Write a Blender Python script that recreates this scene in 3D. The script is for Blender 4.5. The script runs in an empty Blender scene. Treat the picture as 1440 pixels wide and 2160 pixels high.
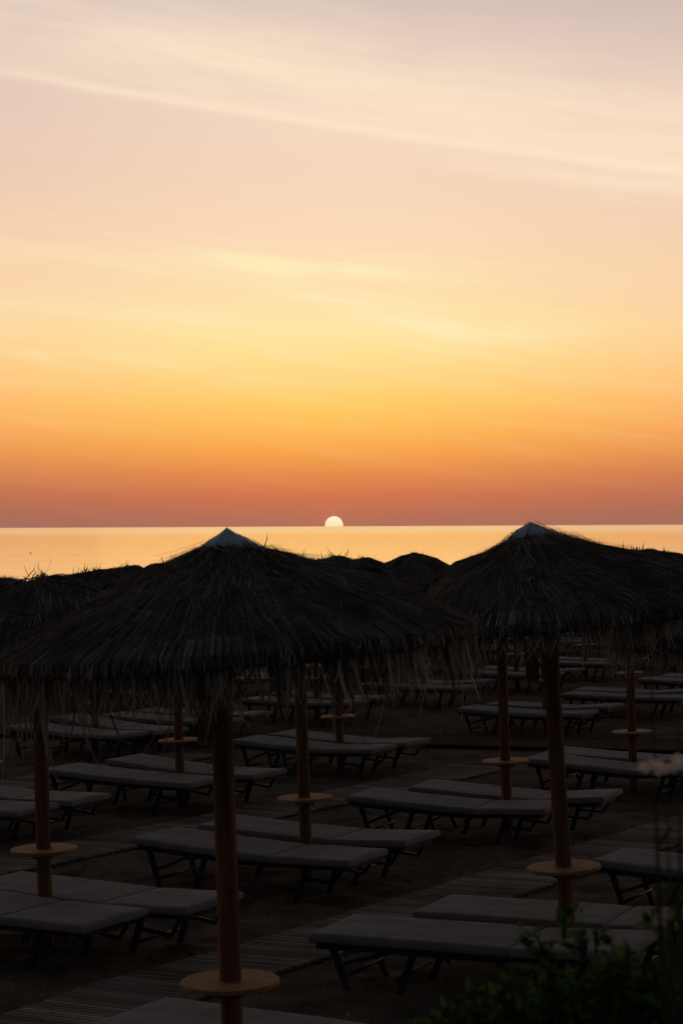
import bpy, bmesh, math, random
from mathutils import Vector, Matrix, noise
R = math.radians
sc = bpy.context.scene
col = sc.collection

# ------------------------------------------------------------------ camera
CAMZ = 3.35
cd = bpy.data.cameras.new("camera"); cam = bpy.data.objects.new("camera", cd); col.objects.link(cam)
cd.sensor_fit = 'VERTICAL'; cd.sensor_height = 36.0; cd.lens = 68.45
cd.clip_start = 0.1; cd.clip_end = 200000
cam.matrix_world = Matrix.Translation((0, 0, CAMZ)) @ Matrix.Rotation(R(90.42), 4, 'X') @ Matrix.Rotation(R(-0.28), 4, 'Z')
cd.dof.use_dof = True; cd.dof.focus_distance = 23.0; cd.dof.aperture_fstop = 5.0
sc.camera = cam

# ------------------------------------------------------------------ view
sc.view_settings.view_transform = 'Standard'; sc.view_settings.look = 'None'
sc.view_settings.exposure = 0; sc.view_settings.gamma = 1

def lin(c):
    return tuple((v/255/12.92 if v/255 <= .04045 else ((v/255+.055)/1.055)**2.4) for v in c) + (1,)

# ------------------------------------------------------------------ world: dusk sky laid out by elevation and azimuth
SUN_AZ, SUN_EL = -0.22, 0.03
world = bpy.data.worlds.new("World"); sc.world = world; world.use_nodes = True
nt = world.node_tree; nt.nodes.clear()
N = nt.nodes.new; L = nt.links.new
def setin(s, v):
    if isinstance(v, bpy.types.NodeSocket): L(v, s)
    else: s.default_value = v
def M(op, a, b=None, c=None, clamp=False):
    n = N('ShaderNodeMath'); n.operation = op; n.use_clamp = clamp
    setin(n.inputs[0], a)
    if b is not None: setin(n.inputs[1], b)
    if c is not None: setin(n.inputs[2], c)
    return n.outputs[0]
def smooth(x, a, b, lo=0.0, hi=1.0):
    n = N('ShaderNodeMapRange'); n.interpolation_type = 'SMOOTHSTEP'
    setin(n.inputs[0], x); n.inputs[1].default_value = a; n.inputs[2].default_value = b
    n.inputs[3].default_value = lo; n.inputs[4].default_value = hi
    return n.outputs[0]
def mixc(f, a, b):
    n = N('ShaderNodeMix'); n.data_type = 'RGBA'; n.clamp_factor = True
    setin(n.inputs[0], f); setin(n.inputs[6], a); setin(n.inputs[7], b)
    return n.outputs[2]
def gauss(x, s):
    return M('POWER', 2.718, M('MULTIPLY', M('MULTIPLY', x, x), -1.0/(2*s*s)))
def comb(x, y, z=0.0):
    n = N('ShaderNodeCombineXYZ'); setin(n.inputs[0], x); setin(n.inputs[1], y); setin(n.inputs[2], z); return n.outputs[0]
def wnoise(v, scale, detail=3.0, rough=.5):
    n = N('ShaderNodeTexNoise'); L(v, n.inputs['Vector']); n.inputs['Scale'].default_value = scale
    n.inputs['Detail'].default_value = detail; n.inputs['Roughness'].default_value = rough
    return n.outputs['Fac']
tc = N('ShaderNodeTexCoord'); sp = N('ShaderNodeSeparateXYZ'); L(tc.outputs['Generated'], sp.inputs[0])
DX, DY, DZ = sp.outputs
EL = M('MULTIPLY', M('ARCSINE', DZ), 57.29578)
AZ = M('MULTIPLY', M('ARCTAN2', DX, DY), 57.29578)
def ramp(stops):
    n = N('ShaderNodeValToRGB'); cr = n.color_ramp; cr.interpolation = 'B_SPLINE' if False else 'EASE'
    cr.interpolation = 'LINEAR'
    while len(cr.elements) > 1: cr.elements.remove(cr.elements[-1])
    for i, (e, c) in enumerate(stops):
        p = max(0, min(1, e/20.0))
        el = cr.elements[0] if i == 0 else cr.elements.new(p)
        el.position = p; el.color = lin(c)
    L(M('DIVIDE', EL, 20.0, clamp=True), n.inputs[0])
    return n.outputs[0]
CENT = [(0.0,(174,112,92)),(.35,(188,112,84)),(.84,(207,116,79)),(1.5,(230,138,76)),(2.2,(249,166,78)),(2.9,(255,188,88)),
        (3.6,(255,204,104)),(4.3,(255,215,130)),(5.0,(255,224,148)),(5.7,(255,229,162)),(7.1,(254,223,176)),(8.4,(252,218,182)),
        (9.6,(248,214,184)),(11.3,(241,210,188)),(13.2,(226,200,187)),(15.5,(207,187,182)),(20,(190,176,176))]
SIDE = [(0.0,(160,110,96)),(.35,(165,109,90)),(.84,(180,112,86)),(1.5,(204,123,83)),(2.2,(231,144,86)),(2.9,(247,164,98)),
        (3.6,(253,180,112)),(4.3,(254,192,128)),(5.0,(253,200,142)),(5.7,(252,206,154)),(7.1,(248,207,167)),(8.4,(243,204,172)),
        (9.6,(236,200,176)),(11.3,(227,195,179)),(13.2,(217,191,180)),(15.5,(203,183,178)),(20,(180,168,170))]
side_w = M('SUBTRACT', 1.0, gauss(M('SUBTRACT', AZ, -0.4), 6.6))
base = mixc(side_w, ramp(CENT), ramp(SIDE))
# cirrus bands, in degrees on the dome
streak = comb(M('MULTIPLY', AZ, .16), M('ADD', M('MULTIPLY', EL, 1.3), M('MULTIPLY', AZ, .2)), 3.1)
st1 = wnoise(streak, 1.0, 5.0, .6)
st2 = wnoise(comb(M('MULTIPLY', AZ, .07), M('ADD', EL, M('MULTIPLY', AZ, .13)), 8.4), 2.6, 6.0, .62)
puff = wnoise(comb(M('MULTIPLY', AZ, .25), M('ADD', M('MULTIPLY', EL, .5), M('MULTIPLY', AZ, .08)), 1.7), 1.0, 3.0, .5)
wig = M('MULTIPLY', M('SUBTRACT', wnoise(comb(M('MULTIPLY', AZ, .22), 0.0, 5.0), 1.0, 2.0), .5), .3)
def dist(e0, sl, q=0.0, w=1.0):
    e = M('ADD', M('MULTIPLY', AZ, sl), e0)
    if q: e = M('ADD', e, M('MULTIPLY', M('MULTIPLY', AZ, AZ), q))
    return M('SUBTRACT', M('SUBTRACT', EL, e), M('MULTIPLY', wig, w))
WHITE = lin((254,230,201)); YEL = lin((255,237,186))
d1 = dist(11.62, -.146, -.0005, .5)
edge = M('MULTIPLY', smooth(d1, -.16, .05), smooth(d1, 2.6, .0, 0, 1))
st1 = smooth(st1, .30, .70)
edge2 = M('MULTIPLY', edge, M('MULTIPLY_ADD', st1, .75, .3))
core = M('MULTIPLY', gauss(M('SUBTRACT', d1, .03), .10), smooth(AZ, -13, 0, .12, .62))
d1b = dist(10.92, -.125, 0, .7)
core_b = M('MULTIPLY', gauss(d1b, .16), smooth(AZ, 1.0, 8.0, 0, .5))
d2 = dist(13.05, -.185, 0, 2.2)
band2 = M('MULTIPLY', M('MULTIPLY', gauss(d2, .95), smooth(AZ, -12, 0, .35, .95)), M('MULTIPLY_ADD', st1, .9, .35))
band2b = M('MULTIPLY', gauss(dist(12.95, -.17, 0, 1.6), .28), M('MULTIPLY', M('MULTIPLY', smooth(AZ, -9, -5, .1, .9), smooth(AZ, 6, 0, .2, 1)), smooth(st2, .3, .7)))
haze_hi = M('MULTIPLY', gauss(dist(12.9, -.16, 0, 1.0), 1.9), M('MULTIPLY_ADD', puff, .6, .1))
d3 = dist(6.62, -.30, .02, 1.2)
b3 = M('MULTIPLY', M('MULTIPLY', gauss(d3, .32), M('MULTIPLY', smooth(AZ, -5.5, -.5), smooth(AZ, 9.5, 2.5))), M('MULTIPLY_ADD', smooth(st2, .34, .66), .75, .10))
b3 = M('ADD', b3, M('MULTIPLY', M('MULTIPLY', gauss(dist(7.6, -.10, 0, 1.5), .3), M('MULTIPLY', smooth(AZ, -4, -1), smooth(AZ, 5, 1))), M('MULTIPLY', smooth(st2, .35, .65), .45)))
d4 = dist(7.45, -.06, 0, 1.2)
b4 = M('MULTIPLY', M('MULTIPLY', gauss(d4, .22), smooth(AZ, 6, -3, 0, .7)), M('MULTIPLY_ADD', st2, 1.4, -.2))
d5 = dist(5.75, -.075, 0, .8)
b5 = M('MULTIPLY', M('MULTIPLY', gauss(d5, .2), smooth(AZ, 1, -5, 0, .7)), M('MULTIPLY_ADD', st2, 1.5, -.25))
d6 = dist(4.7, -.03, 0, .8)
b6 = M('MULTIPLY', M('MULTIPLY', gauss(d6, .16), smooth(AZ, -3, -9, 0, .6)), M('MULTIPLY_ADD', st1, 1.5, -.2))
gen = M('MULTIPLY', M('SUBTRACT', st2, .5), M('MULTIPLY', gauss(M('SUBTRACT', EL, 6.5), 2.6), .9))
def addall(*a):
    r = a[0]
    for b in a[1:]: r = M('ADD', r, b)
    return r
hi = addall(M('MULTIPLY', edge2, M('MULTIPLY', smooth(AZ, -11, 4, .35, 1.0), .42)), M('MULTIPLY', core, .95), M('MULTIPLY', core_b, .8), M('MULTIPLY', band2, .36), M('MULTIPLY', band2b, .7), M('MULTIPLY', haze_hi, .42))
hi = M('SUBTRACT', 1.0, M('POWER', 2.718, M('MULTIPLY', hi, -1.85)))
lo = M('MINIMUM', addall(b3, M('MULTIPLY', b4, .8), M('MULTIPLY', b5, .9), M('MULTIPLY', b6, .7), M('MAXIMUM', gen, 0.0)), .9)
skyc = mixc(hi, base, WHITE)
skyc = mixc(lo, skyc, YEL)
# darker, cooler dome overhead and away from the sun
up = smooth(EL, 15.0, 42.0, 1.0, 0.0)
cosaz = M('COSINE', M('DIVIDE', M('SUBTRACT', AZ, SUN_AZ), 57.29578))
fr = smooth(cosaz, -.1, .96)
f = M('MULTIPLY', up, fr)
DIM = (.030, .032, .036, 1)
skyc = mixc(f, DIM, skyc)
# below the horizon: dark water tone
skyc = mixc(smooth(EL, -.02, -.3), skyc, (.02, .02, .022, 1))
# the sun's disc
da = M('SUBTRACT', AZ, SUN_AZ); de = M('SUBTRACT', EL, SUN_EL)
rad = M('SQRT', M('ADD', M('MULTIPLY', da, da), M('MULTIPLY', de, de)))
disc = smooth(rad, .275, .258)
glow = M('MULTIPLY', gauss(rad, .5), .10)
skyc = mixc(glow, skyc, lin((240, 130, 90)))
disc_col = mixc(smooth(de, .0, .22), lin((255, 226, 176)), lin((255, 244, 200)))
skyc = mixc(disc, skyc, disc_col)
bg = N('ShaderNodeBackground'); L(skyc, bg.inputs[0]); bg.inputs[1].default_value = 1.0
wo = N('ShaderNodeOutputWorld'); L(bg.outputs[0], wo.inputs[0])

# ------------------------------------------------------------------ sun: half below the sea, almost spent
sl = bpy.data.lights.new("sun", 'SUN'); sl.energy = 0.003; sl.angle = R(14); sl.color = (1, .5, .2)
so = bpy.data.objects.new("sun", sl); col.objects.link(so)
so.rotation_euler = Vector((math.sin(R(SUN_AZ)), math.cos(R(SUN_AZ)), math.sin(R(3.0)))).to_track_quat('Z', 'Y').to_euler()

# ------------------------------------------------------------------ materials
def mat(name, base, rough=.8, spec=.3, var=None, scale=6.0, stretch=(1,1,1), island=None, bump=0.0, bscale=None, detail=4.0, coord='Object', metallic=0.0, trans=0.0):
    m = bpy.data.materials.new(name); m.use_nodes = True; t = m.node_tree; b = t.nodes['Principled BSDF']
    b.inputs['Base Color'].default_value = (*base, 1); b.inputs['Roughness'].default_value = rough
    b.inputs['Specular IOR Level'].default_value = spec; b.inputs['Metallic'].default_value = metallic
    c = t.nodes.new('ShaderNodeTexCoord'); mp = t.nodes.new('ShaderNodeMapping'); mp.inputs['Scale'].default_value = stretch
    t.links.new(c.outputs[coord], mp.inputs[0])
    nz = t.nodes.new('ShaderNodeTexNoise'); nz.inputs['Scale'].default_value = scale; nz.inputs['Detail'].default_value = detail
    t.links.new(mp.outputs[0], nz.inputs['Vector'])
    cur = None
    if var:
        cr = t.nodes.new('ShaderNodeValToRGB')
        cr.color_ramp.elements[0].position = .3; cr.color_ramp.elements[1].position = .7
        cr.color_ramp.elements[0].color = (*var[0], 1); cr.color_ramp.elements[1].color = (*var[1], 1)
        t.links.new(nz.outputs['Fac'], cr.inputs[0]); cur = cr.outputs[0]
    if island:
        g = t.nodes.new('ShaderNodeNewGeometry'); cr2 = t.nodes.new('ShaderNodeValToRGB')
        cr2.color_ramp.elements[0].color = (*island[0], 1)
        for i, cc in enumerate(island[1:], 1):
            p = i/(len(island)-1)
            e = cr2.color_ramp.elements[-1] if i == len(island)-1 else cr2.color_ramp.elements.new(p)
            e.position = p; e.color = (*cc, 1)
        t.links.new(g.outputs['Random Per Island'], cr2.inputs[0])
        if cur is not None:
            mx = t.nodes.new('ShaderNodeMix'); mx.data_type = 'RGBA'; mx.blend_type = 'MULTIPLY'; mx.inputs[0].default_value = 1
            t.links.new(cur, mx.inputs[6]); t.links.new(cr2.outputs[0], mx.inputs[7]); cur = mx.outputs[2]
        else: cur = cr2.outputs[0]
    if cur is not None: t.links.new(cur, b.inputs['Base Color'])
    if bump:
        bn = t.nodes.new('ShaderNodeTexNoise'); bn.inputs['Scale'].default_value = bscale or scale*2; bn.inputs['Detail'].default_value = 5
        t.links.new(mp.outputs[0], bn.inputs['Vector'])
        bp = t.nodes.new('ShaderNodeBump'); bp.inputs['Strength'].default_value = bump; bp.inputs['Distance'].default_value = .03
        t.links.new(bn.outputs['Fac'], bp.inputs['Height']); t.links.new(bp.outputs[0], b.inputs['Normal'])
    if trans:
        tr = t.nodes.new('ShaderNodeBsdfTranslucent'); ms = t.nodes.new('ShaderNodeMixShader'); ms.inputs[0].default_value = trans
        if cur is not None: t.links.new(cur, tr.inputs[0])
        t.links.new(b.outputs[0], ms.inputs[1]); t.links.new(tr.outputs[0], ms.inputs[2]); t.links.new(ms.outputs[0], t.nodes['Material Output'].inputs[0])
    return m

MAT = {}
MAT['sand'] = mat('dark_sand', (.1,.08,.07), 1.0, .0, ((.10,.082,.067),(.20,.165,.135)), 2.2, bump=.9, bscale=9, detail=8)
MAT['thatch'] = mat('weathered_reed', (.08,.07,.06), 1.0, .0, ((.55,.52,.50),(1,1,1)), 4.5, island=((.11,.090,.074),(.17,.145,.122),(.25,.218,.188),(.34,.31,.28),(.62,.60,.58)))
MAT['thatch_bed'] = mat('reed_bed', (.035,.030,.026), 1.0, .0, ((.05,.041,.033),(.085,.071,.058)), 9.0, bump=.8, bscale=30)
MAT['fringe'] = mat('hanging_reed', (.2,.18,.14), .95, .05, ((.6,.6,.6),(1,1,1)), 5.0, island=((.20,.155,.11),(.44,.37,.28),(.66,.58,.47),(.86,.81,.72)), trans=.25)
MAT['cap'] = mat('cap_sheet', (.42,.47,.50), .7, .3, ((.42,.58,.66),(.62,.80,.90)), 9.0, bump=.3, bscale=14)
MAT['pole'] = mat('stained_pine', (.12,.05,.025), .8, .15, ((.15,.074,.036),(.32,.163,.080)), 2.5, (9,9,.6), bump=.6, bscale=6)
MAT['table'] = mat('table_board', (.42,.22,.09), .7, .25, ((.36,.18,.075),(.50,.27,.115)), 7.0, (1,6,1), bump=.15, bscale=20)
MAT['board'] = mat('pale_board', (.35,.25,.2), .8, .2, ((.22,.14,.11),(.32,.21,.17)), 6.0)
MAT['block'] = mat('block_wood', (.5,.26,.11), .8, .2, ((.45,.22,.09),(.6,.32,.14)), 8.0)
MAT['cushion'] = mat('grey_mattress', (.3,.28,.28), .9, .15, ((.235,.226,.245),(.325,.31,.33)), 2.4, bump=.5, bscale=5, detail=3)
MAT['metal'] = mat('dark_frame', (.035,.035,.04), .55, .3, ((.028,.028,.032),(.045,.045,.05)), 8.0)
MAT['slat'] = mat('grey_slat', (.2,.18,.17), 1.0, .0, ((.50,.46,.43),(1,1,1)), 1.6, island=((.25,.22,.20),(.38,.34,.31),(.54,.49,.45)))
MAT['deck'] = mat('brown_deck', (.13,.085,.065), 1.0, .0, ((.7,.7,.7),(1,1,1)), 3.0, island=((.13,.085,.065),(.15,.10,.078),(.17,.115,.09)))
MAT['bark'] = mat('stem', (.07,.05,.03), .9, .1, ((.05,.035,.02),(.09,.07,.04)), 20.0)
MAT['leaf'] = mat('shrub_leaf', (.05,.09,.03), 1.0, .0, ((.7,.7,.7),(1,1,1)), 2.5, island=((.045,.105,.034),(.065,.14,.045),(.09,.18,.056),(.20,.29,.08)), trans=.45)
MAT['leaf2'] = mat('oleander_leaf', (.05,.09,.03), 1.0, .0, ((.7,.7,.7),(1,1,1)), 2.5, island=((.035,.075,.03),(.05,.11,.04),(.08,.14,.05)), trans=.4)
MAT['petal'] = mat('petal', (.8,.76,.72), .8, .2, ((.72,.66,.62),(.85,.8,.78)), 20.0, trans=.4)
MAT['petal_pink'] = mat('petal_pink', (.8,.5,.42), .8, .2, ((.75,.42,.36),(.85,.58,.5)), 20.0)
MAT['seed'] = mat('seed_head', (.4,.38,.33), 1, .0, ((.24,.22,.19),(.40,.38,.34)), 20.0)
MAT['litter'] = mat('dry_scraps', (.2,.17,.13), 1.0, .0, ((.6,.6,.6),(1,1,1)), 5.0, island=((.05,.04,.03),(.15,.12,.09),(.34,.30,.24)))
MAT['float'] = mat('float_plastic', (.03,.03,.03), .5, .3, ((.02,.02,.02),(.04,.035,.03)), 20.0)
MAT['straw'] = mat('loose_straw', (.2,.15,.1), .95, .05, ((.6,.6,.6),(1,1,1)), 5.0, island=((.05,.035,.025),(.12,.085,.06),(.28,.19,.12)))

# sea
m = bpy.data.materials.new('sea_water'); m.use_nodes = True; t = m.node_tree; b = t.nodes['Principled BSDF']
b.inputs['Metallic'].default_value = .88; b.inputs['Base Color'].default_value = (.98,.935,.90,1); b.inputs['Roughness'].default_value = .16; b.inputs['IOR'].default_value = 1.5
b.inputs['Specular IOR Level'].default_value = .5
g = t.nodes.new('ShaderNodeNewGeometry')
def wave(scale, stretch, detail):
    mp = t.nodes.new('ShaderNodeMapping'); mp.inputs['Scale'].default_value = stretch; t.links.new(g.outputs['Position'], mp.inputs[0])
    n = t.nodes.new('ShaderNodeTexNoise'); n.inputs['Scale'].default_value = scale; n.inputs['Detail'].default_value = detail
    t.links.new(mp.outputs[0], n.inputs['Vector']); return n.outputs['Fac']
w1 = wave(.9, (.5,1,1), 4); w2 = wave(.06, (.25,1,1), 3); w3 = wave(.012, (.12,1,1), 4)
b1 = t.nodes.new('ShaderNodeBump'); b1.inputs['Strength'].default_value = .12; b1.inputs['Distance'].default_value = .35; t.links.new(w1, b1.inputs['Height'])
b2 = t.nodes.new('ShaderNodeBump'); b2.inputs['Strength'].default_value = .08; b2.inputs['Distance'].default_value = 1.5; t.links.new(w2, b2.inputs['Height']); t.links.new(b1.outputs[0], b2.inputs['Normal'])
# the seen faces of the low swell lean towards the beach
va = t.nodes.new('ShaderNodeVectorMath'); va.operation = 'ADD'; va.inputs[1].default_value = (0, -.021, 0); t.links.new(b2.outputs[0], va.inputs[0])
vn = t.nodes.new('ShaderNodeVectorMath'); vn.operation = 'NORMALIZE'; t.links.new(va.outputs[0], vn.inputs[0]); t.links.new(vn.outputs[0], b.inputs['Normal'])
mr = t.nodes.new('ShaderNodeMapRange'); mr.inputs[1].default_value = .4; mr.inputs[2].default_value = .62; mr.inputs[3].default_value = .03; mr.inputs[4].default_value = .06
t.links.new(w3, mr.inputs[0]); sy = t.nodes.new('ShaderNodeSeparateXYZ'); t.links.new(g.outputs['Position'], sy.inputs[0])
m2 = t.nodes.new('ShaderNodeMapRange'); m2.inputs[1].default_value = 600; m2.inputs[2].default_value = 1500; m2.inputs[3].default_value = 0; m2.inputs[4].default_value = .10
t.links.new(sy.outputs[1], m2.inputs[0])
ad = t.nodes.new('ShaderNodeMath'); ad.operation = 'ADD'; t.links.new(mr.outputs[0], ad.inputs[0]); t.links.new(m2.outputs[0], ad.inputs[1])
t.links.new(ad.outputs[0], b.inputs['Roughness'])
MAT['sea'] = m

# ------------------------------------------------------------------ mesh helpers
class MB:
    def __init__(s): s.v = []; s.f = []; s.smooth = []
    def add(s, vs, fs, sm=False):
        o = len(s.v); s.v += [tuple(v) for v in vs]; s.f += [tuple(i+o for i in f) for f in fs]; s.smooth += [sm]*len(fs)
    def box(s, c, d, mtx=None):
        x, y, z = d[0]/2, d[1]/2, d[2]/2
        vs = [Vector((a*x, b*y, e*z)) for a in (-1,1) for b in (-1,1) for e in (-1,1)]
        if mtx: vs = [mtx @ v for v in vs]
        vs = [v + Vector(c) for v in vs]
        s.add(vs, [(0,1,3,2),(4,6,7,5),(0,4,5,1),(2,3,7,6),(0,2,6,4),(1,5,7,3)])
    def tube(s, pts, rads, n=8, cap=True):
        pts = [Vector(p) for p in pts]
        if not hasattr(rads, '__len__'): rads = [rads]*len(pts)
        vs = []; fs = []
        for i, p in enumerate(pts):
            d = (pts[min(i+1, len(pts)-1)] - pts[max(i-1, 0)]).normalized()
            a = d.orthogonal().normalized() if abs(d.z) < .9 else (Vector((1,0,0)) - d*d.x).normalized()
            bb = d.cross(a)
            for k in range(n):
                th = 2*math.pi*k/n
                vs.append(p + (a*math.cos(th) + bb*math.sin(th))*rads[i])
        for i in range(len(pts)-1):
            for k in range(n):
                fs.append((i*n+k, i*n+(k+1)%n, (i+1)*n+(k+1)%n, (i+1)*n+k))
        if cap: fs += [tuple(range(n))[::-1], tuple(range((len(pts)-1)*n, len(pts)*n))]
        s.add(vs, fs, True)
    def bar(s, a, b, w, h):
        a = Vector(a); b = Vector(b); d = (b-a); l = d.length
        s.box((a+b)/2, (l, w, h), d.to_track_quat('X', 'Z').to_matrix())
    def strip(s, pts, side, widths):
        vs = []; n = len(pts)
        for p, w in zip(pts, widths):
            vs += [Vector(p) - side*w/2, Vector(p) + side*w/2]
        s.add(vs, [(2*i, 2*i+1, 2*i+3, 2*i+2) for i in range(n-1)])
    def skew(s, k):
        s.v = [(x + k*max(0, 1-math.hypot(x, y)/1.14), y, z) for x, y, z in s.v]; return s
    def mesh(s, name, material):
        me = bpy.data.meshes.new(name); me.from_pydata(s.v, [], s.f); me.materials.append(material)
        me.polygons.foreach_set('use_smooth', s.smooth); me.update(); return me
def link(name, me, parent=None, loc=None, rot=None):
    o = bpy.data.objects.new(name, me); col.objects.link(o)
    if parent: o.parent = parent
    if loc: o.location = loc
    if rot: o.rotation_euler = rot
    return o
def tag(o, label=None, cat=None, group=None, kind=None):
    if label: o['label'] = label
    if cat: o['category'] = cat
    if group: o['group'] = group
    if kind: o['kind'] = kind
    return o
def empty(name, loc, rot=(0,0,0)):
    o = bpy.data.objects.new(name, None); o.empty_display_size = .2; col.objects.link(o); o.location = loc; o.rotation_euler = rot; return o
def lerp(x, xs, ys):
    if x <= xs[0]: return ys[0]
    for i in range(1, len(xs)):
        if x <= xs[i]:
            t = (x-xs[i-1])/(xs[i]-xs[i-1]); return ys[i-1]+t*(ys[i]-ys[i-1])
    return ys[-1]
def Gy(y): return lerp(y, [0,12.5,14,17,20,24,31,38,46,56,70,98,130], [.42,.42,.35,.28,.22,.16,.12,.07,.03,.0,-.05,-.30,-5.0])

U = Vector((1.88, 3.1)); V = Vector((-3.5, 2.3)); UD = U.normalized()
C0 = Vector((-.47, 13.55)); C1 = C0 + V + Vector((-.1, .3)); C2 = C1 + V
BW = Vector((1.95, 28.9)); BD = Vector((.965, -.262))
PATHS = [(C0, UD, .45), (C1, UD, .45), (C2, UD, .45), (BW, BD, .95)]
def path_flat(x, y):
    k = 1.0
    for c, d, w in PATHS:
        q = abs((x-c.x)*d.y - (y-c.y)*d.x)
        k = min(k, max(0.0, min(1.0, (q-w)/.25)))
    return k
# ------------------------------------------------------------------ ground and sea
def axis(parts):
    out = []
    for a, b, st in parts:
        n = max(1, round((b-a)/st)); out += [a+(b-a)*i/n for i in range(n)]
    out.append(parts[-1][1]); return out
def build_beach():
    xs = axis([(-260,-40,20),(-40,-12,3),(-12,-6,.4),(-6,7,.075),(7,12,.4),(12,40,3),(40,260,20)])
    ys = axis([(-60,0,6),(0,7,.7),(7,9,.2),(9,24,.075),(24,36,.15),(36,70,.6),(70,130,6)])
    vs = []; nx = len(xs)
    for y in ys:
        g = Gy(y)
        for x in xs:
            z = g
            if abs(x) < 14 and 0 < y < 66:
                pf = path_flat(x, y); z0 = z
                z += .040*noise.noise((x*.55, y*.55, 1.3)) + .034*noise.noise((x*2.3, y*2.3, 4.0)) + .034*noise.noise((x*5.0, y*5.0, 9.0))
                q = noise.noise((x*3.1+7, y*3.1, 2.2))
                if q > .25: z -= (q-.25)*.16
                z = z0 + (z-z0)*pf - .012*(1-pf)
            vs.append((x, y, z))
    fs = [(j*nx+i, j*nx+i+1, (j+1)*nx+i+1, (j+1)*nx+i) for j in range(len(ys)-1) for i in range(nx-1)]
    me = bpy.data.meshes.new('beach'); me.from_pydata(vs, [], fs); me.materials.append(MAT['sand'])
    me.polygons.foreach_set('use_smooth', [True]*len(fs))
    tag(link('beach', me), kind='structure')
build_beach()
me = bpy.data.meshes.new('sea'); SL = -.60
me.from_pydata([(-90000,60,SL),(90000,60,SL),(90000,120000,SL),(-90000,120000,SL)], [], [(0,1,2,3)]); me.materials.append(MAT['sea'])
tag(link('sea', me), kind='structure')

# ------------------------------------------------------------------ reed umbrella
ROOF_R = 1.14
PR = [(0,0),(.12,-.06),(.3,-.15),(.55,-.275),(.8,-.40),(1.0,-.515),(1.14,-.62)]
BLUNT = 0.0; LUMP = .03; SKEW = 0.0; PSC = .87
def prof(r):
    return PSC*lerp(r, [p[0] for p in PR], [p[1] for p in PR]) - BLUNT*math.exp(-(r/.16)**2)
def roof_bed(seed):
    rnd = random.Random(seed); mb = MB(); n = 72; rr = [0,.06,.14,.25,.38,.52,.66,.8,.94,1.06,1.13,1.15,1.10,.8,.4,.05]
    vs = []
    for k, r in enumerate(rr):
        for i in range(n):
            a = 2*math.pi*i/n
            lump = LUMP*noise.noise((math.cos(a)*r*2.6+seed, math.sin(a)*r*2.6, 3)) + .02*noise.noise((math.cos(a)*7*r+seed*3, math.sin(a)*7*r, 5))
            if k <= 10: z = prof(min(r,1.14)) + lump
            elif k == 11: z = prof(1.14) - .045
            else: z = prof(min(r,1.14)) - .075
            r2 = r*(1+.012*noise.noise((a*3, seed, 1))) if r > .5 else r
            vs.append((r2*math.cos(a), r2*math.sin(a), z))
    fs = [(k*n+i, k*n+(i+1)%n, (k+1)*n+(i+1)%n, (k+1)*n+i) for k in range(len(rr)-1) for i in range(n)]
    mb.add(vs, fs, True); return mb
def roof_strands(seed, count, mb=None, messy=.03, wide=1.0):
    rnd = random.Random(seed*7+1); mb = mb or MB()
    for _ in range(count):
        u = rnd.random(); r0 = .085 + .93*(u**.6)
        a = rnd.uniform(0, 2*math.pi); ln = rnd.uniform(.16, .42)
        cl = noise.noise((math.cos(a)*5+seed, math.sin(a)*5, r0*2))
        da = rnd.gauss(0, .05)/max(r0, .25)*.35 + cl*.10
        w = rnd.uniform(.0022, .0052)*wide; lift = rnd.uniform(.004, .020); mess = rnd.random() < messy
        if mess: da += rnd.gauss(0, .4); lift += rnd.uniform(.005, .03); w *= .8; ln *= rnd.uniform(.4, .8)
        rend = min(r0+ln, rnd.uniform(1.125, 1.165)); ln = rend-r0
        if ln < .04: continue
        pts = []; K = 4; curl = rnd.uniform(-.008, .010) if not mess else rnd.uniform(-.01, .03)
        for k in range(K):
            t = k/(K-1); r = r0 + ln*t; aa = a + da*t
            lump = LUMP*noise.noise((math.cos(aa)*r*2.6+seed, math.sin(aa)*r*2.6, 3))
            z = prof(min(r, 1.14)) + lump + lift*(.5+.6*t) + curl*t*t
            pts.append((r*math.cos(aa), r*math.sin(aa), z))
        side = Vector((-math.sin(a), math.cos(a), rnd.uniform(-.45, .45))).normalized()
        mb.strip(pts, side, [w, w, w*.8, w*.3])
    # cut ends packed along the rim
    for _ in range(count//5):
        a = rnd.uniform(0, 6.2832); r = rnd.uniform(1.10, 1.15); w = rnd.uniform(.004, .010); z = prof(1.13)+rnd.uniform(-.005,.02)
        er = Vector((math.cos(a), math.sin(a), 0)); et = Vector((-math.sin(a), math.cos(a), 0))
        mb.strip([er*(r-.12)+Vector((0,0,z+.065)), er*r+Vector((0,0,z)), er*(r+.012)+Vector((0,0,z-rnd.uniform(.03,.07)))+et*rnd.gauss(0,.01)], et, [w, w, w*.7])
    # tufts standing proud of the thatch
    for _ in range(26 if messy < .03 else 60):
        a = rnd.uniform(0, 6.2832); r = rnd.uniform(.12, 1.0); cnt = rnd.randint(2, 6)
        for q in range(cnt):
            aa = a+rnd.gauss(0,.02)/max(r,.2); rr = r+rnd.gauss(0,.01); er = Vector((math.cos(aa), math.sin(aa), 0)); et = Vector((-math.sin(aa), math.cos(aa), 0))
            sgn = -1 if rnd.random() < .7 else 1; l = rnd.uniform(.06, .16); up = rnd.uniform(.10, .5)
            p = er*rr+Vector((0,0,prof(rr)+.004)); d = (er*sgn*1.0+Vector((0,0,(.5 if sgn < 0 else -.3)+up*.6))+et*rnd.gauss(0,.15)).normalized()
            w = rnd.uniform(.007,.014); mb.strip([p, p+d*l*.6, p+d*l-Vector((0,0,.006))], et, [w, w, w*.4])
    return mb
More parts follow.
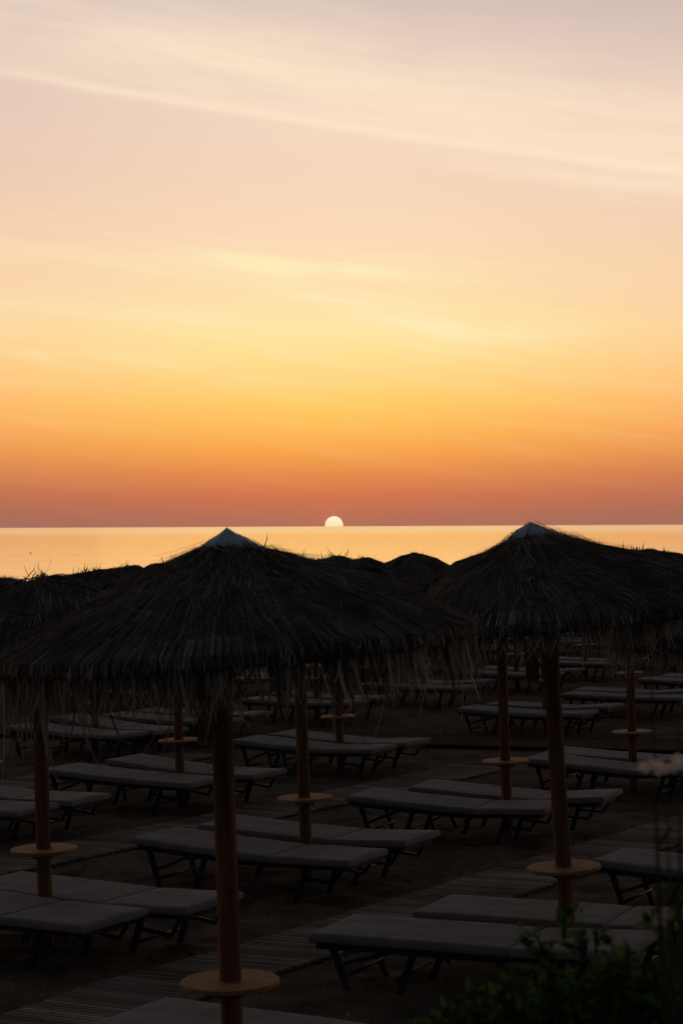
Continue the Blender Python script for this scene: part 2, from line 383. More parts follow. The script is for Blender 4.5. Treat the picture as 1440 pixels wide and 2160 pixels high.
def loose_straws(seed, count, top, mb):
    rnd = random.Random(seed*13+5)
    for _ in range(count):
        r = rnd.uniform(.02, .45) if (top and rnd.random() < .6) else rnd.uniform(.05, 1.05)
        a = rnd.uniform(0, 6.283); p = Vector((r*math.cos(a), r*math.sin(a), prof(r)+.015))
        th = rnd.uniform(0, 6.283); up = rnd.uniform(-.4, .08)
        if rnd.random() < .012: up = rnd.uniform(.5, 1.2)
        d = Vector((math.cos(th), math.sin(th), up)).normalized(); ln = rnd.uniform(.05, .2)
        bend = rnd.uniform(-2.5, 2.5); pts = [p]; K = 5
        dd = d
        for k in range(K-1):
            dd = (Matrix.Rotation(bend*.22, 3, Vector((-d.y, d.x, .3))) @ dd).normalized()
            pts.append(pts[-1]+dd*ln/(K-1))
        for q in pts:
            rr = math.hypot(q.x, q.y); zz = prof(min(rr, 1.14)) + .006
            if q.z < zz: q.z = zz
        w = rnd.uniform(.005, .014)
        side = d.cross(Vector((rnd.uniform(-1,1), rnd.uniform(-1,1), 1))).normalized()
        mb.strip(pts, side, [w, w, w*.8, w*.5, w*.15])
    return mb
def fringe_mb(seed, count, lmean=.25, big=.5):
    rnd = random.Random(seed*17+3); mb = MB()
    gaps = [(rnd.uniform(0, 6.283), rnd.uniform(.03, .09)) for _ in range(14)]
    for _ in range(count):
        a = rnd.uniform(0, 6.283)
        if any(abs((a-g+3.1416) % 6.2832-3.1416) < w for g, w in gaps) and rnd.random() < .8: continue
        clump = .5+.5*noise.noise((a*6, seed, 2)); r = rnd.uniform(1.0, 1.13)
        ln = lmean*rnd.uniform(.45, 1.25)*(.7+.6*clump)
        if rnd.random() < .04: ln = rnd.uniform(lmean, big)
        w = rnd.choice([rnd.uniform(.005, .010), rnd.uniform(.010, .020), rnd.uniform(.004, .008)])
        z0 = prof(r) - .05; tw = rnd.uniform(-1.2, 1.2); out = rnd.gauss(0, .05)*ln/.25; drift = rnd.gauss(0, .06)*ln/.3
        if rnd.random() < .12: drift += rnd.choice((-1, 1))*rnd.uniform(.05, .12)
        er = Vector((math.cos(a), math.sin(a), 0)); et = Vector((-math.sin(a), math.cos(a), 0))
        side = (et*math.cos(tw)+er*math.sin(tw)).normalized(); pts = []
        for k in range(5):
            t = k/4
            pts.append(er*(r+.012+out*t*t) + et*drift*t*t + Vector((0,0,z0-ln*t)))
        mb.strip(pts, side, [w, w, w*.9, w*.65, w*.2])
    return mb
def cap_mb(seed, r=.13, h=.085, sides=9, flat=0.0):
    rnd = random.Random(seed); mb = MB(); vs = [(0, 0, h)]; K = sides*3
    for ring, (q, dz) in enumerate(((.3,.0),(.65,.006),(1,0),(1.03,-.02))):
        for i in range(K):
            a = 2*math.pi*i/K; rr = r*q*(1+(.10*math.sin(a*2+seed)+.05*math.sin(a*5+seed*2))*q)
            fold = .010*abs(math.sin(a*sides/2+seed))*q
            vs.append((rr*math.cos(a), rr*math.sin(a), (h-flat)*(1-min(q,1))+flat*(1-q*q)*1.0+dz-fold-.004+ (0 if q<=1 else .0)))
    fs = [(0, 1+i, 1+(i+1)%K) for i in range(K)]
    for ring in range(3):
        fs += [(1+ring*K+i, 1+(ring+1)*K+i, 1+(ring+1)*K+(i+1)%K, 1+ring*K+(i+1)%K) for i in range(K)]
    mb.add(vs, fs, True); return mb
def ribs_mb(i):
    mb = MB(); a = 2*math.pi*i/8+.2; er = Vector((math.cos(a), math.sin(a), 0))
    mb.bar(er*.05+Vector((0,0,-.15)), er*1.08+Vector((0,0,prof(1.08)-.095)), .035, .045)
    mb.bar(er*.06+Vector((0,0,-.62)), er*.62+Vector((0,0,prof(.62)-.12)), .03, .03)
    return mb
def pole_mb(seed):
    rnd = random.Random(seed); mb = MB(); n = 14; vs = []; fs = []; zs = [-.3+3.1*k/40 for k in range(41)]
    for z in zs:
        for i in range(n):
            a = 2*math.pi*i/n; r = .050*(1.06-.035*z/2.8)*(1+.02*noise.noise((math.cos(a), math.sin(a), z*1.5+seed))+.01*noise.noise((a*4, z*4, seed)))
            vs.append((r*math.cos(a)+.004*math.sin(z*2+seed), r*math.sin(a)+.004*math.cos(z*1.7), z))
    fs = [(k*n+i, k*n+(i+1)%n, (k+1)*n+(i+1)%n, (k+1)*n+i) for k in range(40) for i in range(n)]
    mb.add(vs, fs, True); return mb
def table_mb():
    mb = MB(); n = 48; prof_ = [(.052,.011),(.232,.011),(.236,.008),(.237,-.008),(.233,-.011),(.052,-.011)]
    vs = [(r*math.cos(2*math.pi*i/n), r*math.sin(2*math.pi*i/n), z) for r, z in prof_ for i in range(n)]
    K = len(prof_)
    fs = [(k*n+i, k*n+(i+1)%n, ((k+1)%K)*n+(i+1)%n, ((k+1)%K)*n+i) for k in range(K) for i in range(n)]
    mb.add(vs, fs); return mb
def bracket_mb():
    mb = MB()
    for s in (-1, 1):
        mb.box((s*.062, 0, -.035), (.018, .10, .045)); mb.box((0, s*.062, -.035), (.10, .018, .045))
    return mb
ME = {}
for v in range(4):
    BLUNT = (0, .015, .05, .06)[v]; LUMP = (.03, .05, .12, .14)[v]; SKEW = (.0, -.17, .05, -.05)[v]; PSC = (.83, .87, .87, .87)[v]
    ME['bed', v] = roof_bed(v+1).skew(SKEW).mesh('reed_bed', MAT['thatch_bed'])
    _m = roof_strands(v+1, 24000 if v < 2 else 12000, messy=.07 if v < 2 else .10, wide=1.0 if v < 2 else 1.15)
    if v == 1:
        rr_ = random.Random(77)
        for q in range(160):
            an = rr_.gauss(.05, .55); r = rr_.uniform(.20, .42); er = Vector((math.cos(an), math.sin(an), 0)); et = Vector((-er.y, er.x, 0))
            l = rr_.uniform(.12, .26); p = er*r+Vector((0,0,prof(r)+.012)); d = (-er + Vector((0,0,rr_.uniform(.42,.72)))+et*rr_.gauss(0,.12)).normalized()
            w = rr_.uniform(.004,.009); _m.strip([p, p+d*l*.6, p+d*l], et, [w, w, w*.5])
    ME['str', v] = loose_straws(v+1, 60 if v < 2 else 150, v >= 2, _m).skew(SKEW).mesh('reeds', MAT['thatch'])
    ME['fr', v] = fringe_mb(v+1, [4600,4000,2300,2200][v], [.20,.15,.19,.17][v], [.48,.34,.45,.38][v]).mesh('fringe', MAT['fringe'])
    ME['cap', v] = cap_mb(v+2, [.140,.135,.10,.1][v], [.085,.078,.04,.03][v], 9 if v else 5, .0 if v == 0 else .035).mesh('cap', MAT['cap'])
    ME['pole', v] = pole_mb(v+1).mesh('pole', MAT['pole'])
BLUNT = 0; LUMP = .03; SKEW = 0
ME['table'] = table_mb().mesh('tray_table', MAT['table'])
ME['brk'] = bracket_mb().mesh('table_bracket', MAT['pole'])
RIBS = [ribs_mb(i).mesh('rib', MAT['pole']) for i in range(8)]
_b = MB(); _b.box((0,0,0), (.085,.030,.25)); ME['board'] = _b.mesh('side_board', MAT['board'])
_b = MB(); _b.box((0,0,0), (.092,.040,.020)); ME['block'] = _b.mesh('end_block', MAT['block'])

def umbrella(x, y, lean=2.0, th=.73, apex=2.85, v=0, rz=0.0, tilt=0.0, off=(0,0), cap=True, detail=2, label='', group=None, board=None, front=0.0, scale=1.0):
    """lean: degrees the top leans towards -x; x,y: foot of the pole"""
    root = empty('reed_umbrella', (x, y, Gy(y)), (R(front), -R(lean), 0))
    tag(root, label, 'umbrella', group)
    link('pole', ME['pole', v], root).scale = (1, 1, (apex-.08+.0)/2.8)
    tb = link('tray_table', ME['table'], root, (0,0,th), (0,0,rz*2.1))
    if detail > 0: link('table_bracket', ME['brk'], tb, (0,0,0))
    roof = link('thatched_roof', ME['bed', v], root, (off[0], off[1], apex), (0, -R(tilt), rz)); roof.scale = (scale,)*3
    link('reed_layer', ME['str', v], roof)
    link('reed_fringe', ME['fr', v], roof)
    if cap: link('roof_cap', ME['cap', v], roof, ((0, -.14, .05, -.05)[v], 0, (-.042, -.050, -.055, -.055)[v]))
    if detail > 1:
        for r_ in RIBS: link('roof_rib', r_, roof)
    if board:
        bd = link('side_board', ME['board'], root, (board[0], board[2], board[1]))
        link('end_block', ME['block'], bd, (0,0,.134)); link('end_block', ME['block'], bd, (0,0,-.134))
    return root

# ------------------------------------------------------------------ sun lounger
LL, LW, HX = 2.08, .69, .30
def cushion_mb(x0, x1, z0f, seed):
    """puffed slab from x0 to x1; z0f(x) gives the underside height"""
    nx = max(6, int((x1-x0)/.06)); ny = 12; T = .060; mb = MB(); vs = []
    hw = LW/2; top = []; bot = []
    def inset(x, y):
        ex = min(x-x0, x1-x)/.016; ey = (hw-abs(y))/.016
        return min(1, max(0, ex))**.5 * min(1, max(0, ey))**.5
    xs = [x0, x0+.004, x0+.016, x0+.04]+[x0+.04+(x1-x0-.08)*i/nx for i in range(1, nx)]+[x1-.04, x1-.016, x1-.004, x1]
    yy = [-hw, -hw+.004, -hw+.016, -hw+.04]+[-hw+.04+(LW-.08)*i/ny for i in range(1, ny)]+[hw-.04, hw-.016, hw-.004, hw]
    NX, NY = len(xs), len(yy)
    for sgn in (1, -1):
        for x in xs:
            for y in yy:
                q = inset(x, y); mid = z0f(x)+T/2
                puff = .003*(1-(y/hw)**4)*(1-((2*x-x0-x1)/(x1-x0))**6) + .005*noise.noise((x*3+seed, y*4, 1))
                h = T/2*(.62+.38*q) + (puff if sgn > 0 else 0)
                vs.append((x, y, mid + sgn*h))
    fs = []
    for i in range(NX-1):
        for j in range(NY-1):
            a = i*NY+j; fs.append((a, a+NY, a+NY+1, a+1)); o = NX*NY; fs.append((o+a, o+a+1, o+a+NY+1, o+a+NY))
    O = NX*NY
    for i in range(NX-1):
        fs.append((i*NY, O+i*NY, O+(i+1)*NY, (i+1)*NY)); j = NY-1; fs.append((i*NY+j, (i+1)*NY+j, O+(i+1)*NY+j, O+i*NY+j))
    for j in range(NY-1):
        fs.append((j, j+1, O+j+1, O+j)); i = NX-1; fs.append((i*NY+j, O+i*NY+j, O+i*NY+j+1, i*NY+j+1))
    mb.add(vs, fs, True); return mb
LCACHE = {}
def lounger_meshes(fr, hr):
    key = (round(fr/.03), round(hr/.03))
    if key in LCACHE: return LCACHE[key]
    fr, hr = key[0]*.02, key[1]*.02; H = .315; seed = key[0]*3+key[1]*7
    def zf(x): return H + fr*max(0, (HX-x)/(LL/2+HX))**1.3
    def zb(x): return H + hr*max(0, (x-HX)/(LL/2-HX))
    def z(x): return zf(x) if x < HX else zb(x)
    d = {}
    d['seat_cushion'] = cushion_mb(-LL/2, HX-.004, zf, seed).mesh('seat_cushion', MAT['cushion'])
    d['back_cushion'] = cushion_mb(HX+.004, LL/2, zb, seed+3).mesh('back_cushion', MAT['cushion'])
    mb = MB()
    for s in (-1, 1):
        P = [(x, s*.30, z(x)-.022) for x in (-LL/2+.04, -.6, -.1, HX-.02)]
        for a, b_ in zip(P, P[1:]): mb.bar(a, b_, .03, .04)
    for x in (-LL/2+.05, -.55, 0, HX-.03): mb.box((x, 0, z(x)-.024), (.03, .57, .034))
    d['seat_frame'] = mb.mesh('seat_frame', MAT['metal'])
    mb = MB()
    for s in (-1, 1): mb.bar((HX+.01, s*.27, z(HX+.01)-.02), (LL/2-.05, s*.27, z(LL/2-.05)-.02), .028, .034)
    mb.box((LL/2-.06, 0, z(LL/2-.06)-.022), (.03, .5, .03)); mb.box((.66, 0, z(.66)-.022), (.03, .5, .03))
    d['backrest_frame'] = mb.mesh('backrest_frame', MAT['metal'])
    for nm, xt, xb in (('fl', -.90, -.76), ('ml', -.34, -.47), ('hl', .62, .50)):
        for s in (-1, 1):
            mb = MB(); mb.bar((xt, s*.285, z(xt)-.03), (xb, s*.285, -.06), .028, .040); d[nm, s] = mb.mesh('leg', MAT['metal'])
    for s in (-1, 1):
        mb = MB(); mb.bar((-.83, s*.262, .165), (-.52, s*.262, z(-.52)-.05), .018, .026); d['br', s] = mb.mesh('brace', MAT['metal'])
        mb = MB(); mb.bar((.585, s*.262, .21), (.86, s*.262, z(.86)*.55), .018, .026); mb.bar((.86, s*.262, z(.86)*.55), (.93, s*.262, z(.93)-.04), .018, .024); d['arm', s] = mb.mesh('support_arm', MAT['metal'])
    for x in (-.785, -.455, .52):
        mb = MB(); mb.tube([(x, -.285, .10), (x, .285, .10)], .011, 6); d['st', x] = mb.mesh('stretcher', MAT['metal'])
    LCACHE[key] = d; return d
def lounger(x, y, rot, fr=.06, hr=.05, label='', group=None, dz=0.0, detail=2):
    d = lounger_meshes(fr, hr)
    o = empty('sun_lounger', (x, y, Gy(y)+dz), (0, 0, rot)); tag(o, label, 'sun lounger', group)
    for k, me in d.items():
        nm = k if isinstance(k, str) else {'fl':'leg','ml':'leg','hl':'leg','br':'brace','arm':'support_arm','st':'stretcher'}[k[0]]
        if detail < 1 and nm in ('brace', 'support_arm', 'stretcher'): continue
        link(nm, me, o)
    return o
def pair(x, y, rot, n=None, f=None, ln='', lf='', group=None, detail=2):
    """n, f: (along, across, foot rise, head rise) of the nearer and the farther lounger"""
    al = Vector((math.cos(rot), math.sin(rot))); pe = Vector((-math.sin(rot), math.cos(rot)))
    for q, lab in ((n, ln), (f, lf)):
        if q is None: continue
        p = Vector((x, y)) + al*q[0] + pe*q[1]
        lounger(p.x, p.y, rot + (q[4] if len(q) > 4 else 0), q[2], q[3], lab, group, detail=detail)

# ---- the umbrellas and pairs near enough to tell apart (foot of pole in metres)
umbrella(-.525, 9.32, 1.3, .755, 2.885, 0, .0, 3.2, (.045,0), label='largest thatched umbrella in the left foreground, pale pointed cap, pole down to the bottom edge', board=(-.085, 2.03, .05))
umbrella(1.455, 12.51, 3.2, .735, 2.94, 1, 0.0, 2.4, (.07,0), scale=1.06, label='thatched umbrella in the right foreground with pale cap and stray reeds, rising above the horizon', board=(-.115, 2.06, .10))
umbrella(-2.10, 13.83, 1.5, .71, 2.70, 2, .7, 0, cap=False, label='thatched umbrella at the left edge, its pole between the two loungers at lower left')
umbrella(-.30, 16.72, 2.2, .735, 2.80, 3, 1.9, 1, cap=False, label='thatched umbrella right behind the largest one, pole just right of the front pole')
umbrella(1.66, 19.59, 1.9, .755, 2.78, 2, 4.0, 1, cap=False, label='thatched umbrella behind the right foreground one, pole left of its pole with small round table')
umbrella(3.46, 23.14, 2.0, .72, 2.93, 3, 3.0, .5, (.10,0), cap=False, label='thatched umbrella at the right whose pole and round table stand behind the white flowers')
umbrella(-.02, 25.42, 2.0, .72, 2.86, 2, 5.1, 0, cap=False, label='thatched umbrella in the middle, round table lit pale, last before the brown boardwalk')
umbrella(-1.83, 22.16, 2.0, .74, 2.80, 3, .2, 0, cap=False, label='thatched umbrella whose thin pole shows between the left pole and the front pole')
umbrella(3.17, 30.31, 2.0, .82, 2.66, 2, 2.2, 0, cap=False, label='thatched umbrella just beyond the boardwalk, thin pole left of the right front pole')
umbrella(-3.68, 19.9, 2.0, .73, 2.70, 3, 5.5, 0, cap=False, label='thatched umbrella cut by the left edge, its roof behind the left-edge pole')
umbrella(3.32, 15.45, 2.0, .73, 2.70, 2, 1.0, 1, cap=False, label='thatched umbrella cut by the right edge, only its roof fringe in view')
umbrella(-3.48, 27.6, 2.0, .73, 2.66, 3, 2.9, 0, cap=False, label='thatched umbrella with ragged top against the sea, left of the largest umbrella')

pair(-.53, 9.40, -.55, None, (-.02,.54,-.03,.05), lf='sun lounger cut by the bottom edge, behind the front pole and its round table')
pair(1.42, 12.51, -.44, (-.38,-.50,-.03,.05), (-.10,.52,-.03,.06), 'large sun lounger in front of the right foreground pole, partly behind the bush', 'sun lounger just behind the right foreground pole, above the large one')
pair(-2.13, 13.83, -.56, (-.04,-.42,.06,.03), (.16,.42,0,.06), 'nearer of the two loungers at the lower left corner', 'farther of the two loungers at the lower left, reaching the front pole')
pair(-.34, 16.72, -.49, (-.12,-.56,.10,.04), (-.15,.52,.06,.07), 'long sun lounger crossing behind the front pole at its middle, head end to the right', 'sun lounger directly behind the one crossing the front pole, touching the second pole')
pair(1.62, 19.59, -.42, (-.34,-.48,.09,.06), (-.05,.48,.09,.08), 'nearer lounger of the pair in the centre right, crossing left of the right foreground pole', 'farther lounger of the centre right pair, its head end right of the foreground pole')
pair(3.41, 23.14, -.46, (.05,-.58,.11,.05), (-.15,.56,.05,.05), 'sun lounger with its head end behind the white flowers at right', 'sun lounger behind the one with the white flowers in front of it')
pair(-.06, 25.42, -.51, (-.12,-.43,.08,.06), (-.08,.43,.08,.07), 'nearer lounger of the middle pair under the pale lit round table', 'farther lounger of the middle pair, last one before the boardwalk')
pair(-1.86, 22.16, -.54, (-.34,-.44,.07,.0), (-.09,.44,.12,.03), 'nearer lounger of the pair between the left pole and the front pole', 'farther lounger of the pair between the left pole and the front pole')
pair(3.11, 30.31, -.49, (-.04,-.55,.06,.07), (-.04,.55,.04,.08), 'nearer lounger of the first pair beyond the boardwalk, showing left of the foreground pole', 'farther lounger of the first pair beyond the boardwalk, crossing the right foreground pole')
pair(-3.68, 19.9, -.48, (.0,-.45,.05,.03), (.0,.45,.05,.03), 'sun lounger whose head end enters from the left edge behind the left pole', 'sun lounger at the left edge, hidden but for its farther side')
pair(3.25, 15.45, -.52, (.02,-.52,.05,.05), (.35,.50,.05,.05), 'nearer lounger entering from the right edge, beside the right round table', 'farther lounger entering from the right edge, only a corner in view')
pair(-3.48, 27.6, -.60, (.0,-.45,.05,.03), (.0,.45,.15,.0), 'nearer lounger of the pair seen through the left part of the front fringe', 'farther lounger of the pair seen through the left part of the front fringe')

# ---- the far rows beyond the boardwalk
rnd = random.Random(11)
O5 = Vector((3.11, 30.31))
k = 0; SKIP = {(5,2),(4,4),(5,5),(7,6),(8,7),(6,5),(8,6),(8,5),(9,5),(9,6)}
for j in range(0, 12):
    for i in range(4, 14):
        if (i, j) == (5, 2): continue
        if (i, j) in SKIP: continue
        p = O5 + U*(i-5) + V*(j-2) + Vector((rnd.uniform(-.15,.15), rnd.uniform(-.15,.15)))
        if p.y > 54 or p.y < 28: continue
        if abs(p.x) > p.y*.1755 + 1.3: continue
        k += 1
        p.x = {(7,4):.42,(6,3):1.50,(9,3):7.5,(5,4):-3.85}.get((i,j), p.x)
        edge_ = abs(p.x) > p.y*.172
        umbrella(p.x, p.y, rnd.uniform(.5, 3), .72, {(5,4):2.62,(6,3):2.74,(7,4):2.68,(9,3):2.76,(8,4):2.42}.get((i,j), 2.66+rnd.uniform(-.04,.04)), 2+(k % 2), rnd.uniform(0, 6.28), rnd.uniform(-1,1.5), cap=False, detail=0,
                 label='small thatched umbrella in the far rows beyond the boardwalk', group='thatched umbrellas in the far rows')
        rot = -.49+rnd.uniform(-.05,.05)
        pair(p.x, p.y, rot, (rnd.uniform(-.1,.1),-.5,rnd.choice((.03,.06)),rnd.choice((.03,.06))), (rnd.uniform(-.1,.1),.5,rnd.choice((.03,.06)),rnd.choice((.06,.09))),
             'low grey lounger glinting in the far rows beyond the boardwalk', 'low grey lounger glinting in the far rows beyond the boardwalk', 'sun loungers in the far rows', detail=0)
print('far umbrellas', k)

# ------------------------------------------------------------------ slatted walkways and boardwalk
def walkway(p0, p1, width, sdir, pitch, sw, material, name, label=None, lift=.012, seed=0, bearers=True):
    rnd = random.Random(seed); mb = MB(); p0 = Vector(p0); p1 = Vector(p1); d = p1-p0; n = int(d.length/pitch); sd = Vector(sdir).normalized()
    for i in range(n):
        t = (i+.5)/n; c = p0+d*t; w = width*(1+rnd.uniform(-.01,.01)); wob = .04*math.sin(i*.021+seed)+rnd.uniform(-.006,.006)
        a = c - sd*(w/2) + sd*wob; b_ = c + sd*(w/2) + sd*wob
        zz = lift + rnd.uniform(-.0006,.0006)+.012*noise.noise((c.x*.8, c.y*.8, 3))
        mb.bar((a.x, a.y, Gy(a.y)+zz), (b_.x, b_.y, Gy(b_.y)+zz+rnd.uniform(-.0006,.0006)), sw, .018)
    o = link(name, mb.mesh(name, material)); tag(o, kind='structure')
    # two bearers underneath belong to the same mat
    if not bearers: return o
    mb2 = MB()
    for s in (-.36, .36):
        q = [(p0+d*(t/60)+sd*s*width) for t in range(61)]
        for a, b_ in zip(q, q[1:]): mb2.bar((a.x, a.y, Gy(a.y)+lift-.02), (b_.x, b_.y, Gy(b_.y)+lift-.02), .04, .02)
    o2 = link('bearer', mb2.mesh('bearer', MAT['slat']), o)
    return o
ud = UD; SD = (.90, -.43)
walkway(C0-ud*6.5, C0+ud*12.5, .80, SD, .054, .034, MAT['slat'], 'slatted_walkway', seed=1)
walkway(C1-ud*4.0, C1+ud*11.3, .80, SD, .054, .034, MAT['slat'], 'slatted_walkway', seed=2)
walkway(C2-ud*2.0, C2+ud*10.5, .80, SD, .054, .034, MAT['slat'], 'slatted_walkway', seed=3)
walkway(BW-Vector((.262,.965))*.8, BW+Vector((.262,.965))*.8, 22.0, BD, .135, .128, MAT['deck'], 'boardwalk', lift=.04, seed=5, bearers=False)

# ------------------------------------------------------------------ shrubs in the foreground
def leaf(mb, p, d, ln, w, rnd):
    d = d.normalized(); s = d.cross(Vector((rnd.uniform(-1,1), rnd.uniform(-1,1), rnd.uniform(-.2,1)))).normalized(); n = s.cross(d)
    p = Vector(p); m1 = p+d*ln*.35+n*ln*.05; tip = p+d*ln - n*ln*.12
    mb.add([p, m1-s*w/2, p+d*ln*.7-s*w*.36, tip, p+d*ln*.7+s*w*.36, m1+s*w/2, m1-n*w*.12], [(0,1,6),(1,2,6),(2,3,6),(3,4,6),(4,5,6),(5,0,6)])
def shrub():
    rnd = random.Random(4); X, Y = 1.22, 5.45; root = empty('leafy_shrub', (X, Y, Gy(Y)))
    tag(root, 'dark green leafy bush with pale seed heads filling the lower right corner', 'bush')
    br = MB(); lf = MB(); sd = MB()
    def topz(x):    # height of the crown over x (world), a rounded mass with sprigs
        return lerp(x, [-.05,.10,.20,.32,.42,.55,.70,.85,1.0,1.3,2.3], [1.30,1.38,1.46,1.51,1.54,1.58,1.60,1.58,1.60,1.60,1.4])
    def twig(a, b, leaves, ls=.036):
        a = Vector(a); b = Vector(b); mid = (a+b)/2+Vector((rnd.gauss(0,.02), rnd.gauss(0,.02), .02))
        br.tube([a, mid, b], [.005, .004, .0018], 5)
        for q in range(leaves):
            t = rnd.uniform(.15, 1.0); p = a.lerp(b, t)+Vector((rnd.gauss(0,.008), rnd.gauss(0,.008), rnd.gauss(0,.008)))
            d = (b-a).normalized()*.5+Vector((rnd.gauss(0,1), rnd.gauss(0,1), rnd.gauss(.25,.7)))
            l = ls*rnd.uniform(.55, 1.25); leaf(lf, p, d, l, l*rnd.uniform(.42, .62), rnd)
    for s in range(26):
        ex = rnd.uniform(-.85, 1.0); ey = rnd.uniform(-.45, .45); ez = topz(ex+X)*rnd.uniform(.72, .92)
        br.tube([(rnd.gauss(0,.06), rnd.gauss(0,.06), -.05), (ex*.4, ey*.4, ez*.5), (ex, ey, ez)], [.017, .012, .005], 6)
    for s in range(2600):
        ex = rnd.uniform(-1.12, 1.1); ey = rnd.gauss(0, .22); tz = topz(ex+X) - .25*abs(ey)
        ez = tz - abs(rnd.gauss(0, .26)) - .02; ez = max(.25, ez)
        if ex+X < .10 and rnd.random() < .35: continue
        d = Vector((rnd.gauss(0,.05)+ex*.02, rnd.gauss(0,.05), rnd.uniform(.02,.12)))
        twig((ex, ey, ez), Vector((ex, ey, ez))+d, rnd.randint(7, 14))
    # sprigs standing out of the crown
    for wx, top, ln in ((.62,1.93,.34),(.55,1.87,.25),(.68,1.88,.2),(.93,1.96,.32),(.98,1.90,.25),(.40,1.70,.14),(.30,1.66,.13),(.48,1.74,.16),(1.0,1.82,.2),(.86,1.80,.14),(.78,1.80,.12),(.20,1.58,.1),(.74,1.76,.12)):
        z1 = top-.09; yy = rnd.uniform(-.08, .08)
        for q in range(5):
            a = Vector((wx-X+rnd.gauss(0,.018), yy, z1-ln*(1-q/5))); twig(a, a+Vector((rnd.gauss(0,.035), rnd.gauss(0,.02), ln/5+.02)), 16, .046)
    # leaf at the bottom edge, left of the bush
    twig((-.08-X+.03, 0, 1.15), (-.03-X, 0, 1.40), 12, .05); twig((.12-X, 0, 1.2), (.16-X, 0, 1.36), 14, .05)
    for s in range(110):
        ex = rnd.uniform(-.75, 1.0); tz = topz(ex+X); c = Vector((ex, rnd.uniform(-.38,-.12), tz-rnd.uniform(.02, .40)))
        for q in range(rnd.randint(4, 8)):
            p = c+Vector((rnd.gauss(0,.012), rnd.gauss(0,.012), rnd.gauss(0,.018))); leaf(sd, p, Vector((rnd.gauss(0,1), rnd.gauss(0,1), rnd.gauss(0,1))), .014, .009, rnd)
    link('branches', br.mesh('branches', MAT['bark']), root); link('foliage', lf.mesh('foliage', MAT['leaf']), root)
    tag(link('seed_heads', sd.mesh('seed_heads', MAT['seed']), root), kind='stuff')
shrub()
def flower(cx, cy, cz, r, material, rnd, root):
    mb = MB(); tilt = Matrix.Rotation(rnd.uniform(-.5,.5), 3, 'X') @ Matrix.Rotation(rnd.uniform(-.6,.6), 3, 'Y')
    for k in range(5):
        a = 2*math.pi*k/5+rnd.uniform(-.15,.15); d = Vector((math.cos(a), -.35, math.sin(a))); s = Vector((-math.sin(a), 0, math.cos(a)))
        P = [Vector((0,0,0)), d*r*.45-s*r*.30, d*r*.95-s*r*.34, d*r*1.08, d*r*.95+s*r*.34, d*r*.45+s*r*.30]
        P = [tilt @ p + Vector((0,0,0)) for p in P]; mb.add(P, [(0,1,2,3),(0,3,4,5)])
    return link('flower', mb.mesh('flower', material), root, (cx, cy, cz))
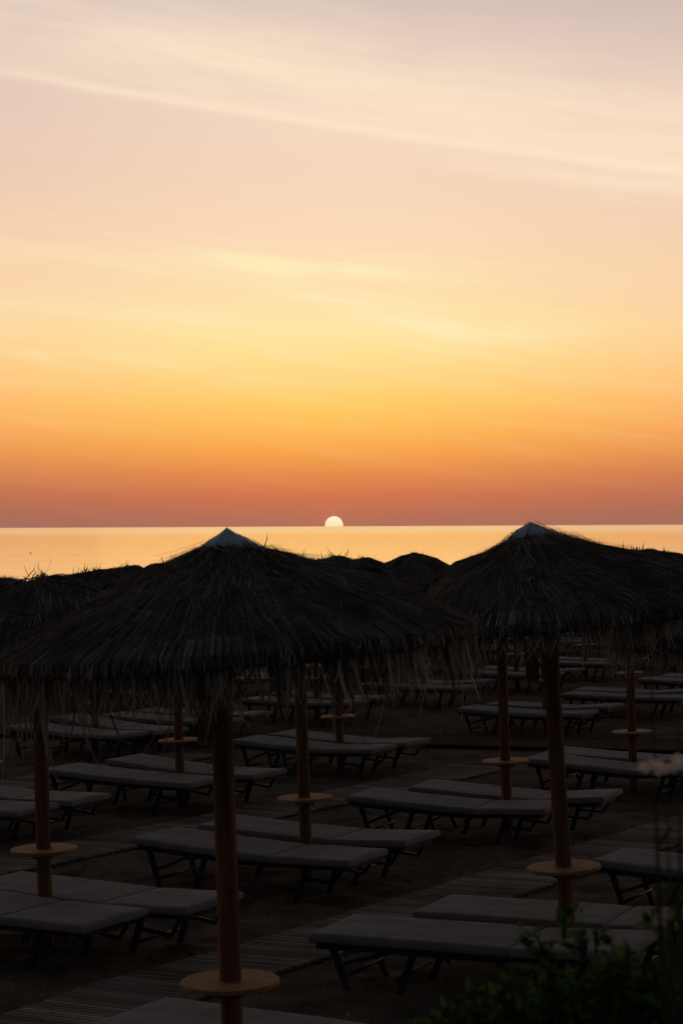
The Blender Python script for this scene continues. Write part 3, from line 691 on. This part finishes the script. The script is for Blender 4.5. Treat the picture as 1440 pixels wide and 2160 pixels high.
def oleander():
    rnd = random.Random(9); X, Y = .66, 3.7; root = empty('flowering_shrub', (X, Y, Gy(Y)))
    tag(root, 'tall thin stems with narrow leaves and blurred white flowers at the right edge', 'flowering plant')
    br = MB(); lf = MB(); G0 = Gy(Y)
    stems = [((.0,.0),(-.075, .0, 3.10-G0)), ((.02,.01),(-.02, .02, 2.96-G0)), ((.03,-.01),(.035, -.02, 2.90-G0)), ((-.02,.0),(-.045,.0,2.80-G0)), ((.05,0),(.06,.0,3.03-G0))]
    for (bx, by), (tx, ty, tz) in stems:
        P = [(bx, by, -.05), (bx*.6+tx*.4+.02, by, tz*.45), (tx*.8, ty, tz*.8), (tx, ty, tz)]
        br.tube(P, [.008, .006, .004, .0015], 6)
        for q in range(24):
            t = rnd.uniform(.25, 1.0)**.8; z = tz*t; x = bx+(tx-bx)*t; 
            d = Vector((rnd.gauss(0,1), rnd.gauss(0,1), rnd.uniform(.2,1.3))); l = rnd.uniform(.05, .09)
            if 2.80 < z+G0 < 3.0 and rnd.random() < .8: continue
            leaf(lf, (x, ty*t, z), d, l, l*.17, rnd)
    for q in range(200):      # the leafy lower mass
        z = rnd.uniform(.4, 2.35-G0); x = rnd.gauss(.03, .05); d = Vector((rnd.gauss(0,1), rnd.gauss(0,1), rnd.uniform(0,1.3))); l = rnd.uniform(.05,.08)
        leaf(lf, (x, rnd.gauss(0,.05), z), d, l, l*.25, rnd)
    link('stems', br.mesh('stems', MAT['bark']), root); link('foliage', lf.mesh('foliage', MAT['leaf2']), root)
    k = 3.7/4107
    for px, py, r, mm in ((1340,1604,12,'petal'),(1356,1598,11,'petal'),(1383,1610,14,'petal'),(1400,1606,11,'petal'),(1410,1592,13,'petal'),(1417,1600,9,'petal'),(1369,1600,6,'petal'),(1372,1617,8,'petal'),(1437,1518,9,'petal_pink')):
        x = (px-2.4-720)*k; z = CAMZ-(py+3.3-1110)*k
        flower(x-X, rnd.uniform(-.10,-.06), z-G0, r*k*1.1, MAT[mm], rnd, root)
oleander()

# ------------------------------------------------------------------ a float on the water
def buoy():
    D = 4.70*4107/(1178-1113); x = (65-720)*D/4107; mb = MB()
    mb.tube([(0,0,-.10),(0,0,-.05),(0,0,.05),(0,0,.11),(0,0,.14)], [.05,.12,.14,.09,.02], 14); mb.tube([(0,0,.1),(0,0,.34)], .014, 6)
    o = link('mooring_buoy', mb.mesh('mooring_buoy', MAT['float']), None, (x, D, SL)); tag(o, 'tiny dark buoy alone on the bright sea at far left', 'buoy')
buoy()

# ------------------------------------------------------------------ dry scraps on the sand
def litter():
    rnd = random.Random(21); mb = MB()
    for q in range(2600):
        y = 8.5+24*rnd.random()**1.3; x = rnd.uniform(-.19, .19)*y
        if noise.noise((x*.9, y*.9, 6)) < -.05 and rnd.random() < .8: continue
        g = Gy(y)+.012+rnd.uniform(-.01,.02)*path_flat(x, y); r = rnd.uniform(.006, .022); a = rnd.uniform(0, 6.28)
        d = Vector((math.cos(a), math.sin(a), rnd.uniform(-.2,.3)))*r*rnd.uniform(1, 3); e = Vector((-math.sin(a), math.cos(a), rnd.uniform(-.4,.4)))*r*.5
        p = Vector((x, y, g)); up = Vector((0,0,r*rnd.uniform(.3,.9)))
        mb.add([p-d-e*.3, p+e, p+d, p-e, p+up], [(0,3,4),(3,2,4),(2,1,4),(1,0,4)])
    tag(link('dry_litter', mb.mesh('dry_litter', MAT['litter'])), 'small dry scraps scattered over the dark sand', 'litter', kind='stuff')
litter()
